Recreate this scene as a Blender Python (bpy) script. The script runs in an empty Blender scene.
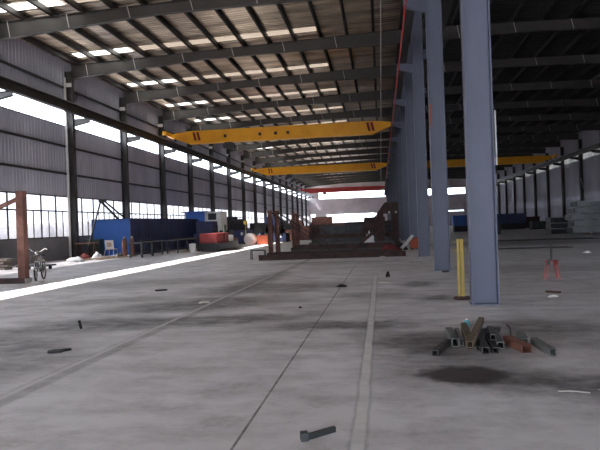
import bpy, math, random
from mathutils import Vector, Matrix, noise
random.seed(7)
S = bpy.context.scene
COL = S.collection
V = Vector
PI = math.pi
ORD = ['zeroth', 'first', 'second', 'third', 'fourth', 'fifth', 'sixth', 'seventh', 'eighth', 'ninth', 'tenth',
       'eleventh', 'twelfth', 'thirteenth', 'fourteenth', 'fifteenth', 'sixteenth', 'seventeenth', 'eighteenth',
       'nineteenth', 'twentieth', 'twenty-first', 'twenty-second']

# ------------------------------------------------------------------ materials
def new_mat(name):
    m = bpy.data.materials.new(name)
    m.use_nodes = True
    nt = m.node_tree
    return m, nt, nt.nodes['Principled BSDF']

def rgb(r, g, b):
    f = lambda c: ((c / 255 + 0.055) / 1.055) ** 2.4 if c > 10 else c / 255 / 12.92
    return (f(r), f(g), f(b), 1)

def mat(name, c, rough=0.6, metal=0.0, var=0.25, scale=3.0, c2=None, bump=0.0, stretch=(1, 1, 1)):
    """painted or weathered surface: base colour with noise-driven grime"""
    m, nt, b = new_mat(name)
    N, L = nt.nodes, nt.links
    tc = N.new('ShaderNodeTexCoord')
    mp = N.new('ShaderNodeMapping'); mp.inputs['Scale'].default_value = stretch
    L.new(tc.outputs['Object'], mp.inputs[0])
    n = N.new('ShaderNodeTexNoise'); n.inputs['Scale'].default_value = scale
    n.inputs['Detail'].default_value = 6; n.inputs['Roughness'].default_value = 0.65
    L.new(mp.outputs[0], n.inputs['Vector'])
    r = N.new('ShaderNodeValToRGB')
    c2 = c2 or (c[0] * (1 - var), c[1] * (1 - var), c[2] * (1 - var), 1)
    r.color_ramp.elements[0].position = 0.35; r.color_ramp.elements[0].color = c2
    r.color_ramp.elements[1].position = 0.65; r.color_ramp.elements[1].color = c
    L.new(n.outputs['Fac'], r.inputs[0]); L.new(r.outputs[0], b.inputs['Base Color'])
    b.inputs['Roughness'].default_value = rough; b.inputs['Metallic'].default_value = metal
    if bump:
        bp = N.new('ShaderNodeBump'); bp.inputs['Strength'].default_value = bump; bp.inputs['Distance'].default_value = 0.02
        L.new(n.outputs['Fac'], bp.inputs['Height']); L.new(bp.outputs[0], b.inputs['Normal'])
    return m

M = {}
M['column'] = mat('column_paint', rgb(98, 104, 124), 0.5, 0.0, 0.18, 1.2, stretch=(1, 1, .35))
M['dark_steel'] = mat('dark_steel_paint', rgb(52, 49, 48), 0.5, 0.0, 0.3, 1.5)
M['beam'] = mat('beam_paint', rgb(64, 61, 60), 0.5, 0.0, 0.3, 1.0)
M['rail'] = mat('rail_steel', rgb(190, 190, 195), 0.4, 0.4, 0.2, 2)
M['pale_steel'] = mat('pale_steel', rgb(185, 182, 178), 0.5, 0.0, 0.15, 4)
M['yellow'] = mat('crane_yellow', rgb(250, 180, 12), 0.45, 0.0, 0.12, 1.0, c2=rgb(238, 160, 8))
M['crane_red'] = mat('crane_red', rgb(205, 70, 70), 0.5, 0.0, 0.15, 1.0)
M['mark_red'] = mat('mark_dark_red', rgb(120, 20, 18), 0.6, 0, 0.2, 3)
M['black'] = mat('black_rubber', rgb(28, 28, 30), 0.6, 0, 0.4, 6)
M['rust'] = mat('rust_steel', rgb(128, 88, 76), 0.8, 0.0, 0.4, 3, c2=rgb(90, 60, 54), bump=.3)
M['rust_dark'] = mat('dark_rust', rgb(78, 56, 52), 0.8, 0, 0.4, 3, c2=rgb(50, 38, 36), bump=.3)
M['rust_orange'] = mat('orange_rust', rgb(124, 80, 64), 0.8, 0, 0.4, 12, c2=rgb(100, 64, 52), bump=.3)
M['mill_steel'] = mat('mill_steel', rgb(74, 78, 80), 0.5, 0.2, 0.35, 2, c2=rgb(48, 50, 52))
M['tube_steel'] = mat('tube_steel', rgb(84, 82, 82), 0.5, 0.2, 0.35, 14, c2=rgb(52, 48, 48))
M['tube_olive'] = mat('tube_olive', rgb(122, 112, 92), 0.6, 0.1, 0.35, 14, c2=rgb(92, 76, 60))
M['tube_grey'] = mat('tube_grey', rgb(120, 122, 118), 0.5, 0.2, 0.3, 14)
M['blue'] = mat('blue_paint', rgb(38, 92, 172), 0.4, 0, 0.15, 1.0)
M['navy'] = mat('navy_paint', rgb(62, 72, 118), 0.5, 0, 0.3, 0.9, c2=rgb(48, 54, 84))
M['white_paint'] = mat('white_paint', rgb(215, 214, 212), 0.5, 0, 0.12, 2)
M['white_cloth'] = mat('white_cloth', rgb(225, 225, 228), 0.9, 0, 0.15, 8)
M['beige'] = mat('beige_board', rgb(214, 196, 176), 0.7, 0, 0.15, 3)
M['wood'] = mat('pale_wood', rgb(178, 156, 134), 0.8, 0, 0.3, 2, stretch=(1, 8, 8))
M['red'] = mat('red_paint', rgb(150, 52, 50), 0.55, 0, 0.25, 2)
M['pink_red'] = mat('faded_red_paint', rgb(176, 98, 98), 0.6, 0, 0.2, 5)
M['orange'] = mat('orange_paint', rgb(178, 82, 48), 0.6, 0, 0.2, 2)
M['green_dark'] = mat('dark_green_paint', rgb(48, 60, 52), 0.5, 0, 0.3, 2)
M['grey_girder'] = mat('grey_girder', rgb(160, 164, 166), 0.5, 0.1, 0.25, 1.0)
M['safety_yellow'] = mat('safety_yellow', rgb(186, 160, 72), 0.5, 0, 0.2, 5)
M['chrome'] = mat('bright_metal', rgb(205, 205, 205), 0.25, 0.9, 0.1, 5)
M['red_line'] = mat('red_conductor', rgb(205, 40, 36), 0.5, 0, 0.15, 2)
M['cyan'] = mat('cyan_plastic', rgb(90, 190, 200), 0.2, 0, 0.1, 20)
M['paper'] = mat('white_paper', rgb(225, 222, 216), 0.9, 0, 0.1, 20)
M['tarp'] = mat('pale_tarp', rgb(128, 126, 132), 0.8, 0, 0.3, 0.4)
M['low_wall'] = mat('low_wall_render', rgb(132, 130, 134), 0.9, 0, 0.25, 0.8)
M['tread'] = mat('tyre', rgb(40, 38, 38), 0.8, 0, 0.2, 9)
M['red_tarp'] = mat('red_tarp', rgb(120, 44, 44), 0.8, 0, 0.3, 4)

def corr_mat(name, c, c2, rough, metal=0.0, sc=0.5, stretch=(1, 1, 1)):
    return mat(name, c, rough, metal, .3, sc, c2=c2, stretch=stretch)
M['wall_sheet'] = corr_mat('wall_sheet', rgb(190, 188, 200), rgb(160, 158, 171), 0.55, 0.0, 0.35, (1, 1, .3))  # lightened and cooled: the haze veil on the left is put into this colour
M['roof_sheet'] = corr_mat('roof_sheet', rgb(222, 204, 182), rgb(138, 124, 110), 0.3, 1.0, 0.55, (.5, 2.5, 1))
M['roof_shaded'] = corr_mat('shaded_roof_sheet', rgb(40, 40, 40), rgb(26, 26, 26), 0.6, 0.2, 0.55, (.5, 2.5, 1))  # shade of the unlit right slope painted in as a darker sheet
M['hazed_far_sheet'] = corr_mat('hazed_far_sheet', rgb(214, 204, 208), rgb(184, 174, 178), 0.6, 0.0, 0.25)  # paler sheet colour stands in for haze at the far end

def glass(name, tint=(.95, .96, .97, 1), milk=0.25, milk_col=(.85, .87, .9, 1)):
    m, nt, b = new_mat(name)
    N, L = nt.nodes, nt.links
    N.remove(b)
    out = N['Material Output']
    tr = N.new('ShaderNodeBsdfTransparent'); tr.inputs[0].default_value = tint
    tl = N.new('ShaderNodeBsdfTranslucent'); tl.inputs[0].default_value = milk_col
    gl = N.new('ShaderNodeBsdfGlossy'); gl.inputs['Roughness'].default_value = .1
    tc = N.new('ShaderNodeTexCoord')
    n = N.new('ShaderNodeTexNoise'); n.inputs['Scale'].default_value = 1.2; n.inputs['Detail'].default_value = 5
    L.new(tc.outputs['Object'], n.inputs['Vector'])
    r = N.new('ShaderNodeMapRange'); r.inputs[1].default_value = .3; r.inputs[2].default_value = .7
    r.inputs[3].default_value = milk * .5; r.inputs[4].default_value = min(1, milk * 1.5)
    L.new(n.outputs['Fac'], r.inputs[0])
    m1 = N.new('ShaderNodeMixShader'); L.new(r.outputs[0], m1.inputs[0]); L.new(tr.outputs[0], m1.inputs[1]); L.new(tl.outputs[0], m1.inputs[2])
    m2 = N.new('ShaderNodeMixShader'); m2.inputs[0].default_value = .05
    L.new(m1.outputs[0], m2.inputs[1]); L.new(gl.outputs[0], m2.inputs[2])
    L.new(m2.outputs[0], out.inputs[0])
    return m
M['glass'] = glass('dirty_window_glass', milk=.15, milk_col=(.3, .3, .31, 1), tint=(.46, .46, .47, 1))
M['clear'] = glass('clerestory_glass', milk=.05)
M['skylight'] = glass('pale_fibreglass_skylight', milk=2, milk_col=(.34, .33, .3, 1))
M['skylight_dull'] = glass('dark_fibreglass_skylight', milk=2, milk_col=(.05, .04, .031, 1))  # much darker translucent colour than the strip nearer the left wall
M['frp'] = glass('dull_fibreglass', milk=.9, milk_col=(.3, .3, .29, 1), tint=(.1, .1, .1, 1))

def floor_mat():
    m, nt, b = new_mat('stained_concrete')
    N, L = nt.nodes, nt.links
    geo = N.new('ShaderNodeNewGeometry')
    pos = geo.outputs['Position']
    def noise_n(scale, detail=6, stretch=(1, 1, 1), rough=.6):
        mp = N.new('ShaderNodeMapping'); mp.inputs['Scale'].default_value = stretch
        L.new(pos, mp.inputs[0])
        n = N.new('ShaderNodeTexNoise'); n.inputs['Scale'].default_value = scale
        n.inputs['Detail'].default_value = detail; n.inputs['Roughness'].default_value = rough
        L.new(mp.outputs[0], n.inputs['Vector'])
        return n
    def rng(sock, a, b_, c, d, smooth=False):
        r = N.new('ShaderNodeMapRange')
        if smooth: r.interpolation_type = 'SMOOTHSTEP'
        for i, v in enumerate((a, b_, c, d)): r.inputs[i + 1].default_value = v
        L.new(sock, r.inputs[0]); return r.outputs[0]
    def math_n(op, a, b_):
        n = N.new('ShaderNodeMath'); n.operation = op
        for i, v in enumerate((a, b_)):
            if isinstance(v, (int, float)): n.inputs[i].default_value = v
            else: L.new(v, n.inputs[i])
        return n.outputs[0]
    def mix(fac, c1, c2):
        n = N.new('ShaderNodeMix'); n.data_type = 'RGBA'
        if isinstance(fac, float): n.inputs[0].default_value = fac
        else: L.new(fac, n.inputs[0])
        for i, c in ((6, c1), (7, c2)):
            if isinstance(c, tuple): n.inputs[i].default_value = c
            else: L.new(c, n.inputs[i])
        return n.outputs[2]
    big = noise_n(.22, 5, (.7, 1.2, 1)); med = noise_n(1.1, 8, (1, 1.6, 1), .7); fine = noise_n(14, 6)
    col = mix(rng(big.outputs['Fac'], .3, .7, 0, 1), rgb(208, 203, 203), rgb(240, 238, 241))
    col = mix(rng(med.outputs['Fac'], .42, .72, 0, .7), col, rgb(140, 132, 130))
    col = mix(rng(fine.outputs['Fac'], .45, .75, 0, .5), col, rgb(226, 222, 220))
    # stains (x, y, rx, ry, angle, strength, colour)
    warp = noise_n(1.6, 5, (1, 1, 1), .65)
    wv = N.new('ShaderNodeVectorMath'); wv.operation = 'MULTIPLY_ADD'
    L.new(warp.outputs['Color'], wv.inputs[0]); wv.inputs[1].default_value = (.9, .9, 0); wv.inputs[2].default_value = (-.45, -.45, 0)
    wp = N.new('ShaderNodeVectorMath'); wp.operation = 'ADD'; L.new(pos, wp.inputs[0]); L.new(wv.outputs[0], wp.inputs[1])
    wv2 = N.new('ShaderNodeVectorMath'); wv2.operation = 'MULTIPLY_ADD'
    L.new(noise_n(3.5, 5, (1, 1, 1), .65).outputs['Color'], wv2.inputs[0]); wv2.inputs[1].default_value = (.5, .5, 0); wv2.inputs[2].default_value = (-.25, -.25, 0)
    wp2 = N.new('ShaderNodeVectorMath'); wp2.operation = 'ADD'; L.new(pos, wp2.inputs[0]); L.new(wv2.outputs[0], wp2.inputs[1])
    breakup = rng(noise_n(3.0, 7, (1, 1.5, 1), .7).outputs['Fac'], .3, .6, .45, 1)
    D1 = rgb(62, 53, 50); D2 = rgb(46, 36, 33)
    for (x, y, rx, ry, a, st, c, soft) in STAINS:
        mp = N.new('ShaderNodeMapping'); mp.vector_type = 'TEXTURE'
        mp.inputs['Location'].default_value = (x, y, 0); mp.inputs['Rotation'].default_value = (0, 0, math.radians(a))
        mp.inputs['Scale'].default_value = (rx, ry, 100)
        L.new((wp if soft else wp2).outputs[0], mp.inputs[0])
        ln = N.new('ShaderNodeVectorMath'); ln.operation = 'LENGTH'; L.new(mp.outputs[0], ln.inputs[0])
        f = rng(ln.outputs['Value'], 1.1 if soft else 1.2, .3 if soft else .7, 0, st, True)
        if c == 1: f = math_n('MULTIPLY', f, breakup)
        col = mix(f, col, D1 if c == 1 else D2)
    sep = N.new('ShaderNodeSeparateXYZ'); L.new(pos, sep.inputs[0])
    X, Y = sep.outputs[0], sep.outputs[1]
    def line(x_at, slope, w, c, st, y0, y1, wob=None):
        off = math_n('SUBTRACT', X, math_n('MULTIPLY_ADD' if False else 'ADD', math_n('MULTIPLY', Y, slope), x_at))
        if wob: off = math_n('ADD', off, wob)
        d = math_n('ABSOLUTE', off, 0)
        f = rng(d, w, w * .55, 0, st, True)
        f = math_n('MULTIPLY', f, rng(Y, y1, y1 - .8, 0, 1)); f = math_n('MULTIPLY', f, rng(Y, y0 - .5, y0, 0, 1))
        return mix(math_n('MULTIPLY', f, breakup), col, c)
    wob = math_n('MULTIPLY', math_n('SUBTRACT', warp.outputs['Fac'], .5), .05)
    # right painted strip with dark edges, left filled trench, saw-cut joint
    col = line(-.21, 0.0, .085, rgb(104, 97, 95), .5, -10, 18.8, wob)
    col = line(-.21, 0.0, .06, rgb(232, 229, 226), .95, -10, 18.6, wob)
    col = line(-3.68, .018, .17, rgb(98, 90, 88), .5, -10, 60, wob)
    col = line(-3.75, .018, .05, rgb(222, 218, 217), .7, -10, 19, wob)
    col = line(-1.11, .0052, .014, rgb(62, 55, 54), .9, -10, 22.5)
    col = line(4.6, 0, .02, rgb(70, 64, 62), .5, -10, 80)
    col = line(-7.6, 0, .02, rgb(90, 84, 82), .5, -10, 80)
    fy = math_n('ABSOLUTE', math_n('SUBTRACT', math_n('FRACT', math_n('DIVIDE', Y, 6.0), 0), .5), 0)
    col = mix(rng(fy, .003, .0015, 0, .35), col, rgb(80, 74, 72))
    L.new(col, b.inputs['Base Color'])
    L.new(rng(med.outputs['Fac'], .3, .7, .42, .62), b.inputs['Roughness'])
    bp = N.new('ShaderNodeBump'); bp.inputs['Strength'].default_value = .12; bp.inputs['Distance'].default_value = .01
    L.new(fine.outputs['Fac'], bp.inputs['Height']); L.new(bp.outputs[0], b.inputs['Normal'])
    return m
STAINS = [
    (.78, 6.15, .45, .38, 0, .92, 2, False), (.7, 6.5, 1.1, 1.3, 0, .62, 1, True), (1.75, 5.8, 1.3, .6, -14, .8, 1, True), (2.6, 5.3, 1.2, .75, -15, .75, 1, True),
    (.95, 7.7, 1.2, 1.1, 0, .72, 1, True), (2.2, 8.8, 1.3, 1.1, -10, .75, 1, True), (.4, 7.9, .6, .9, 0, .6, 1, True), (2.9, 7.4, 1.2, .6, -12, .6, 1, True),
    (-.7, 9.15, 1.7, .6, 4, .85, 1, True), (-3.7, 11.9, 2.6, 1.3, 25, .9, 1, True), (-4.9, 9.5, 1.6, 1.1, 15, .88, 1, True), (-6.2, 8.6, 1.3, .8, 8, .6, 1, True),
    (-2.9, 9.8, 2.4, .8, 12, .85, 1, True), (-4.5, 6.9, .95, 2.2, 10, .62, 1, True), (-5.4, 7.9, 1.0, .7, 0, .65, 1, True), (-2.8, 14.8, 2.8, 1.6, 10, .7, 1, True),
    (-.2, 13.0, 1.1, .8, 0, .5, 1, True), (.85, 15.0, .6, .9, 0, .85, 1, True), (1.1, 12.2, .6, .7, 0, .8, 1, True), (-3.5, 16.5, .7, 4.5, -3, .65, 1, True), (-.1, 8.2, .5, 1.3, 0, .45, 1, True),
    (4.5, 19, 3, 2.2, 0, .35, 1, True), (7.5, 38, 7, 5, 0, .7, 1, True), (-7.0, 17, 4, 1.6, 20, .45, 1, True), (-2, 24, 4, 1.6, 0, .4, 1, True), (-5.9, 12.8, 1.8, .8, 20, .55, 1, True),
]
M['floor'] = floor_mat()

# ------------------------------------------------------------------ mesh builder
class MB:
    def __init__(self): self.v = []; self.f = []
    def hexa(self, p):
        n = len(self.v); self.v += [V(q) for q in p]
        for a in ((0, 3, 2, 1), (4, 5, 6, 7), (0, 1, 5, 4), (1, 2, 6, 5), (2, 3, 7, 6), (3, 0, 4, 7)):
            self.f.append([n + i for i in a])
        return self
    def box(self, x0, x1, y0, y1, z0, z1):
        return self.hexa([(x0, y0, z0), (x1, y0, z0), (x1, y1, z0), (x0, y1, z0), (x0, y0, z1), (x1, y0, z1), (x1, y1, z1), (x0, y1, z1)])
    def obox(self, p0, p1, w, h, up=(0, 0, 1), roll=0):
        """bar from p0 to p1 with width w (sideways) and height h (along up)"""
        p0, p1 = V(p0), V(p1); d = (p1 - p0).normalized(); u = V(up)
        if abs(d.dot(u)) > .98: u = V((0, 1, 0))
        s = d.cross(u).normalized(); u = s.cross(d).normalized()
        if roll:
            R = Matrix.Rotation(roll, 3, d); s = R @ s; u = R @ u
        a = [p + s * (w / 2 * i) + u * (h / 2 * j) for p in (p0, p1) for i, j in ((-1, -1), (1, -1), (1, 1), (-1, 1))]
        return self.hexa(a)
    def tube(self, p0, p1, r, n=10, r1=None, caps=True):
        p0, p1 = V(p0), V(p1); d = (p1 - p0).normalized()
        u = V((0, 0, 1)) if abs(d.z) < .9 else V((1, 0, 0))
        s = d.cross(u).normalized(); u = s.cross(d); r1 = r if r1 is None else r1
        k = len(self.v)
        for p, q in ((p0, r), (p1, r1)):
            for i in range(n):
                a = 2 * PI * i / n; self.v.append(p + s * (math.cos(a) * q) + u * (math.sin(a) * q))
        for i in range(n): self.f.append([k + i, k + (i + 1) % n, k + n + (i + 1) % n, k + n + i])
        if caps: self.f.append([k + i for i in range(n)][::-1]); self.f.append([k + n + i for i in range(n)])
        return self
    def path(self, pts, r, n=8):
        for a, b in zip(pts, pts[1:]): self.tube(a, b, r, n)
        return self
    def lathe(self, prof, c=(0, 0, 0), n=20, axis='z'):
        k = len(self.v); c = V(c)
        for (r, h) in prof:
            for i in range(n):
                a = 2 * PI * i / n
                q = (r * math.cos(a), r * math.sin(a), h)
                q = {'z': q, 'y': (q[0], q[2], q[1]), 'x': (q[2], q[0], q[1])}[axis]
                self.v.append(c + V(q))
        for j in range(len(prof) - 1):
            for i in range(n):
                self.f.append([k + j * n + i, k + j * n + (i + 1) % n, k + (j + 1) * n + (i + 1) % n, k + (j + 1) * n + i])
        self.f.append([k + i for i in range(n)][::-1]); self.f.append([k + (len(prof) - 1) * n + i for i in range(n)])
        return self
    def torus(self, c, R, r, axis='x', n=28, m=8):
        k = len(self.v); c = V(c)
        for i in range(n):
            a = 2 * PI * i / n
            for j in range(m):
                b = 2 * PI * j / m; q = R + r * math.cos(b)
                p = (r * math.sin(b), q * math.cos(a), q * math.sin(a))
                p = p if axis == 'x' else (p[1], p[0], p[2])
                self.v.append(c + V(p))
        for i in range(n):
            for j in range(m):
                self.f.append([k + i * m + j, k + ((i + 1) % n) * m + j, k + ((i + 1) % n) * m + (j + 1) % m, k + i * m + (j + 1) % m])
        return self
    def hbeam(self, p0, p1, depth, fw, tw=.012, tf=.02, up=(0, 0, 1)):
        """H section: web height along `up`, flanges at both ends of it"""
        p0, p1 = V(p0), V(p1); u = V(up)
        self.obox(p0, p1, tw, depth - 2 * tf, up)
        for s in (-1, 1):
            o = u * (s * (depth - tf) / 2); self.obox(p0 + o, p1 + o, fw, tf, up)
        return self
    def hollow(self, p0, p1, w, h, t, up=(0, 0, 1), roll=0):
        """square or rectangular tube, open at both ends"""
        p0, p1 = V(p0), V(p1); d = (p1 - p0).normalized(); u = V(up)
        if abs(d.dot(u)) > .98: u = V((0, 1, 0))
        s = d.cross(u).normalized(); u = s.cross(d).normalized()
        R = Matrix.Rotation(roll, 3, d); s = R @ s; u = R @ u
        k = len(self.v)
        for p in (p0, p1):
            for (ww, hh) in ((w, h), (w - 2 * t, h - 2 * t)):
                for i, j in ((-1, -1), (1, -1), (1, 1), (-1, 1)):
                    self.v.append(p + s * (ww / 2 * i) + u * (hh / 2 * j))
        for i in range(4):
            j = (i + 1) % 4
            self.f.append([k + i, k + j, k + 8 + j, k + 8 + i]); self.f.append([k + 4 + j, k + 4 + i, k + 12 + i, k + 12 + j])
            self.f.append([k + j, k + i, k + 4 + i, k + 4 + j]); self.f.append([k + 8 + i, k + 8 + j, k + 12 + j, k + 12 + i])
        return self
    def grid(self, pts):
        k = len(self.v); nr, nc = len(pts), len(pts[0])
        for r in pts: self.v += [V(p) for p in r]
        for i in range(nr - 1):
            for j in range(nc - 1):
                self.f.append([k + i * nc + j, k + i * nc + j + 1, k + (i + 1) * nc + j + 1, k + (i + 1) * nc + j])
        return self
    def build(self, name, m, parent=None, origin=None, smooth=False):
        o0 = V(origin) if origin is not None else (V(ORG.get(parent.name, (0, 0, 0))) if parent else V((0, 0, 0)))
        me = bpy.data.meshes.new(name)
        me.from_pydata([tuple(p - o0) for p in self.v], [], self.f)
        me.materials.append(M[m] if isinstance(m, str) else m)
        if smooth:
            for p in me.polygons: p.use_smooth = True
        me.update()
        o = bpy.data.objects.new(name, me); COL.objects.link(o)
        if parent: o.parent = parent; ORG[o.name] = o0
        else: o.location = o0
        if not parent: ORG[o.name] = o0
        return o
ORG = {}

def tag(o, label, cat, group=None):
    o['label'] = label; o['category'] = cat
    if group: o['group'] = group
    return o
def thing(name, label, cat, loc, group=None):
    o = bpy.data.objects.new(name, None); COL.objects.link(o); o.location = loc
    o.empty_display_size = .2; ORG[o.name] = V(loc)
    return tag(o, label, cat, group)
def struct(name, mb, m, parent=None):
    o = mb.build(name, m, parent)
    if not parent: o['kind'] = 'structure'
    return o

# ------------------------------------------------------------------ grid of the building
Y0, BAY, NB = 11.25, 7.65, 19
Yk = lambda k: Y0 + BAY * k
XL, XC, XR = -18.7, 1.82, 25.6
YB, YE = -15.0, Yk(19)
roof_l = lambda x: 11.66 + .033 * (x - XL)           # top of the rafters
roof_r = lambda x: roof_l(XC) - .018 * (x - XC)
PUR = .27

# floor and ground outside
struct('floor', MB().box(XL - .3, XR + .3, YB - 20, YE + .3, -.3, 0), 'floor')
M['ground'] = mat('outside_ground', rgb(176, 170, 164), .9, 0, .2, .3)
struct('ground', MB().box(-140, XL - .3, -80, 320, -.5, -.1).box(XR + .3, 140, -80, 320, -.5, -.1).box(XL - .3, XR + .3, YE + .3, 320, -.5, -.1).box(XL - .3, XR + .3, -80, YB - 20, -.5, -.1), 'ground')

def corr_wall(mb, x, ya, yb, z0, z1, pitch=.3, d=.035):
    """trapezoid ribbed sheet standing in a plane of constant x"""
    ys = []; y = ya
    while y < yb - 1e-4:
        for t, o in ((0, 0), (.45, 0), (.55, 1), (.9, 1)):
            if y + t * pitch < yb: ys.append((y + t * pitch, o))
        y += pitch
    ys.append((yb, 0))
    mb.grid([[(x + d * o, yy, z) for yy, o in ys] for z in (z0, z1)])
def corr_wall_y(mb, y, xa, xb, z0, z1, pitch=.3, d=-.035):
    xs = []; x = xa
    while x < xb - 1e-4:
        for t, o in ((0, 0), (.45, 0), (.55, 1), (.9, 1)):
            if x + t * pitch < xb: xs.append((x + t * pitch, o))
        x += pitch
    xs.append((xb, 0))
    mb.grid([[(xx, y + d * o, z) for xx, o in xs] for z in (z0, z1)])

# left wall: rendered plinth, window band, sheeting, clerestory band, sheeting
SILL, HEAD, CB, CT, EAVE = 1.3, 3.76, 7.97, 9.15, 11.66 + PUR + .07
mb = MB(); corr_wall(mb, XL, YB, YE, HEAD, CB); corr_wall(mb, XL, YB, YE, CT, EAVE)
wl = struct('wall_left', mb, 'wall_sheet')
MB().box(XL - .12, XL + .05, YB, YE, 0, SILL).build('plinth', 'low_wall', wl)
for z in (5.1, 6.75, 10.3):
    struct('trim_%d' % (int(z * 10)), MB().box(XL + .04, XL + .14, YB, YE, z - .06, z + .06), 'dark_steel')

wn = [0]
def window(x, ya, yb, z0, z1, nv, hz, pane='glass', fr='dark_steel', bar=.05, sgn=1):
    wn[0] += 1
    mb = MB(); t = .06
    mb.box(x - .03, x + .05, ya, yb, z0, z0 + t).box(x - .03, x + .05, ya, yb, z1 - t, z1)
    mb.box(x - .03, x + .05, ya, ya + t, z0, z1).box(x - .03, x + .05, yb - t, yb, z0, z1)
    for i in range(1, nv):
        y = ya + (yb - ya) * i / nv; mb.box(x - .03, x + .04, y - bar / 2, y + bar / 2, z0, z1)
    for z in hz:
        for i in range(nv): y = ya + (yb - ya) * (i + .5) / nv; mb.box(x - .03, x + .035, y - bar / 5, y + bar / 5, z0, z)
        mb.box(x - .03, x + .045, ya, yb, z - .035, z + .035)
    o = mb.build('window_%d' % wn[0], fr); o['kind'] = 'structure'
    MB().box(x - .012, x - .006, ya + .03, yb - .03, z0 + .03, z1 - .03).build('pane', pane, o)
    return o
for k in range(-3, 19):
    window(XL, Yk(k) + .02, Yk(k + 1) - .02, SILL, HEAD, 5 if k < 8 else 4, (2.85,), 'glass', bar=.075)
    window(XL, Yk(k) + .02, Yk(k + 1) - .02, CB, CT, 1, (), 'clear')

# right wall
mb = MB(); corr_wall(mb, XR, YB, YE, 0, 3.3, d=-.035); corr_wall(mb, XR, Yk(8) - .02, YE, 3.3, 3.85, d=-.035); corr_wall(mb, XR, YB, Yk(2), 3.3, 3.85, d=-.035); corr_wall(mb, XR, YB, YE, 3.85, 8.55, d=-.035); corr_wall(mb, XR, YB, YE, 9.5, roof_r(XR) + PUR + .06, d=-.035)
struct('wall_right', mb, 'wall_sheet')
for k in range(2, 19):
    window(XR, Yk(k) + .02, Yk(k + 1) - .02, 8.55, 9.5, 14, (), 'frp', bar=.09)
    if k < 8: window(XR, Yk(k) + .02, Yk(k + 1) - .02, 3.3, 3.85, 8, (), 'frp', bar=.04)

# far wall with a high strip in each aisle and a low glazed band
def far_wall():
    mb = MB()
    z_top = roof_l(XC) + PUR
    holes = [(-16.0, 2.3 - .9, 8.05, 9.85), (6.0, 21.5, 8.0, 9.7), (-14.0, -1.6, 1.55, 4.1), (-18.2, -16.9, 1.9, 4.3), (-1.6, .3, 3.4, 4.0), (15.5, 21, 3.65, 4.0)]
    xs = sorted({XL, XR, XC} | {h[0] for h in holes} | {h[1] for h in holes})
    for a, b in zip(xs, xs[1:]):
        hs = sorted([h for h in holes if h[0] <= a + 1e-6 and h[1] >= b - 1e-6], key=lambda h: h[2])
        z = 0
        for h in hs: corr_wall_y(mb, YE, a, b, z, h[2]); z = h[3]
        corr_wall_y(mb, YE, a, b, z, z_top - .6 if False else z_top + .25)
    o = struct('wall_far', mb, 'hazed_far_sheet')
    for i, h in enumerate(holes):
        wn[0] += 1
        m2 = MB(); t = .08; y0, y1 = YE - .05, YE + .05
        m2.box(h[0], h[1], y0, y1, h[2], h[2] + t).box(h[0], h[1], y0, y1, h[3] - t, h[3]).box(h[0], h[0] + t, y0, y1, h[2], h[3]).box(h[1] - t, h[1], y0, y1, h[2], h[3])
        if i == 2:
            for j in range(1, 6):
                x = h[0] + (h[1] - h[0]) * j / 6; m2.box(x - .06, x + .06, y0, y1, h[2], h[3])
            m2.box(h[0], h[1], y0, y1, 3.1, 3.18)
        w = m2.build('window_%d' % wn[0], 'dark_steel'); w['kind'] = 'structure'
        MB().box(h[0] + .04, h[1] - .04, YE - .006, YE + .006, h[2] + .04, h[3] - .04).build('pane', 'clear', w)
far_wall()

# unseen wall behind the camera; gate opening added and sized for fill light
mb = MB(); GX0, GX1, GZ = -12.0, 8.0, 6.0
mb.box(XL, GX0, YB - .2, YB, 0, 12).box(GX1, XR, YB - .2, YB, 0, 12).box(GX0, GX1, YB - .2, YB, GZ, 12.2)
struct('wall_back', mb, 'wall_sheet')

# roof: ribbed sheets with one fibreglass skylight strip before every frame
def roof_sheet(fa, fb, xa, xb, ya, yb, mb, pitch=.3, d=.04):
    ys = []; y = ya
    while y < yb - 1e-4:
        for t, o in ((0, 0), (.55, 0), (.65, 1), (.9, 1)):
            if y + t * pitch < yb: ys.append((y + t * pitch, o))
        y += pitch
    ys.append((yb, 0))
    mb.grid([[(xa, yy, fa + d * o) for yy, o in ys], [(xb, yy, fb + d * o) for yy, o in ys]])
ml, mr = MB(), MB()
zl0, zl1 = roof_l(XL) + PUR + .01, roof_l(XC) + PUR + .01
zr1 = roof_r(XR) + PUR + .01
ks = [YB] + [Yk(k) for k in range(-2, 20)]
SK0, SK1 = 1.3, .5
for a, b in zip(ks, ks[1:]):
    sa, sb = b - SK0, b - SK1
    for y0, y1 in ((a, sa), (sb, b)):
        roof_sheet(zl0, zl1, XL, XC, y0, y1, ml)
        roof_sheet(zl1, zr1, XC, XR, y0, y1, mr)
    zx = lambda x: zl0 + (zl1 - zl0) * (x - XL) / (XC - XL)
    for xa, xb, mm in ((XL + 1.2, XL + 4.6, 'skylight'), (XL + 4.6, XC - 5, 'skylight_dull')):
        wn[0] += 1
        m2 = MB(); roof_sheet(zx(xa), zx(xb), xa, xb, sa, sb, m2)
        o = m2.build('window_%d' % wn[0], mm); o['kind'] = 'structure'
    roof_sheet(zl0, zx(XL + 1.2), XL, XL + 1.2, sa, sb, ml); roof_sheet(zx(XC - 5), zl1, XC - 5, XC, sa, sb, ml)
    roof_sheet(zl1, zr1, XC, XR, sa, sb, mr)
struct('ceiling', ml, 'roof_sheet'); struct('ceiling', mr, 'roof_shaded')

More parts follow.
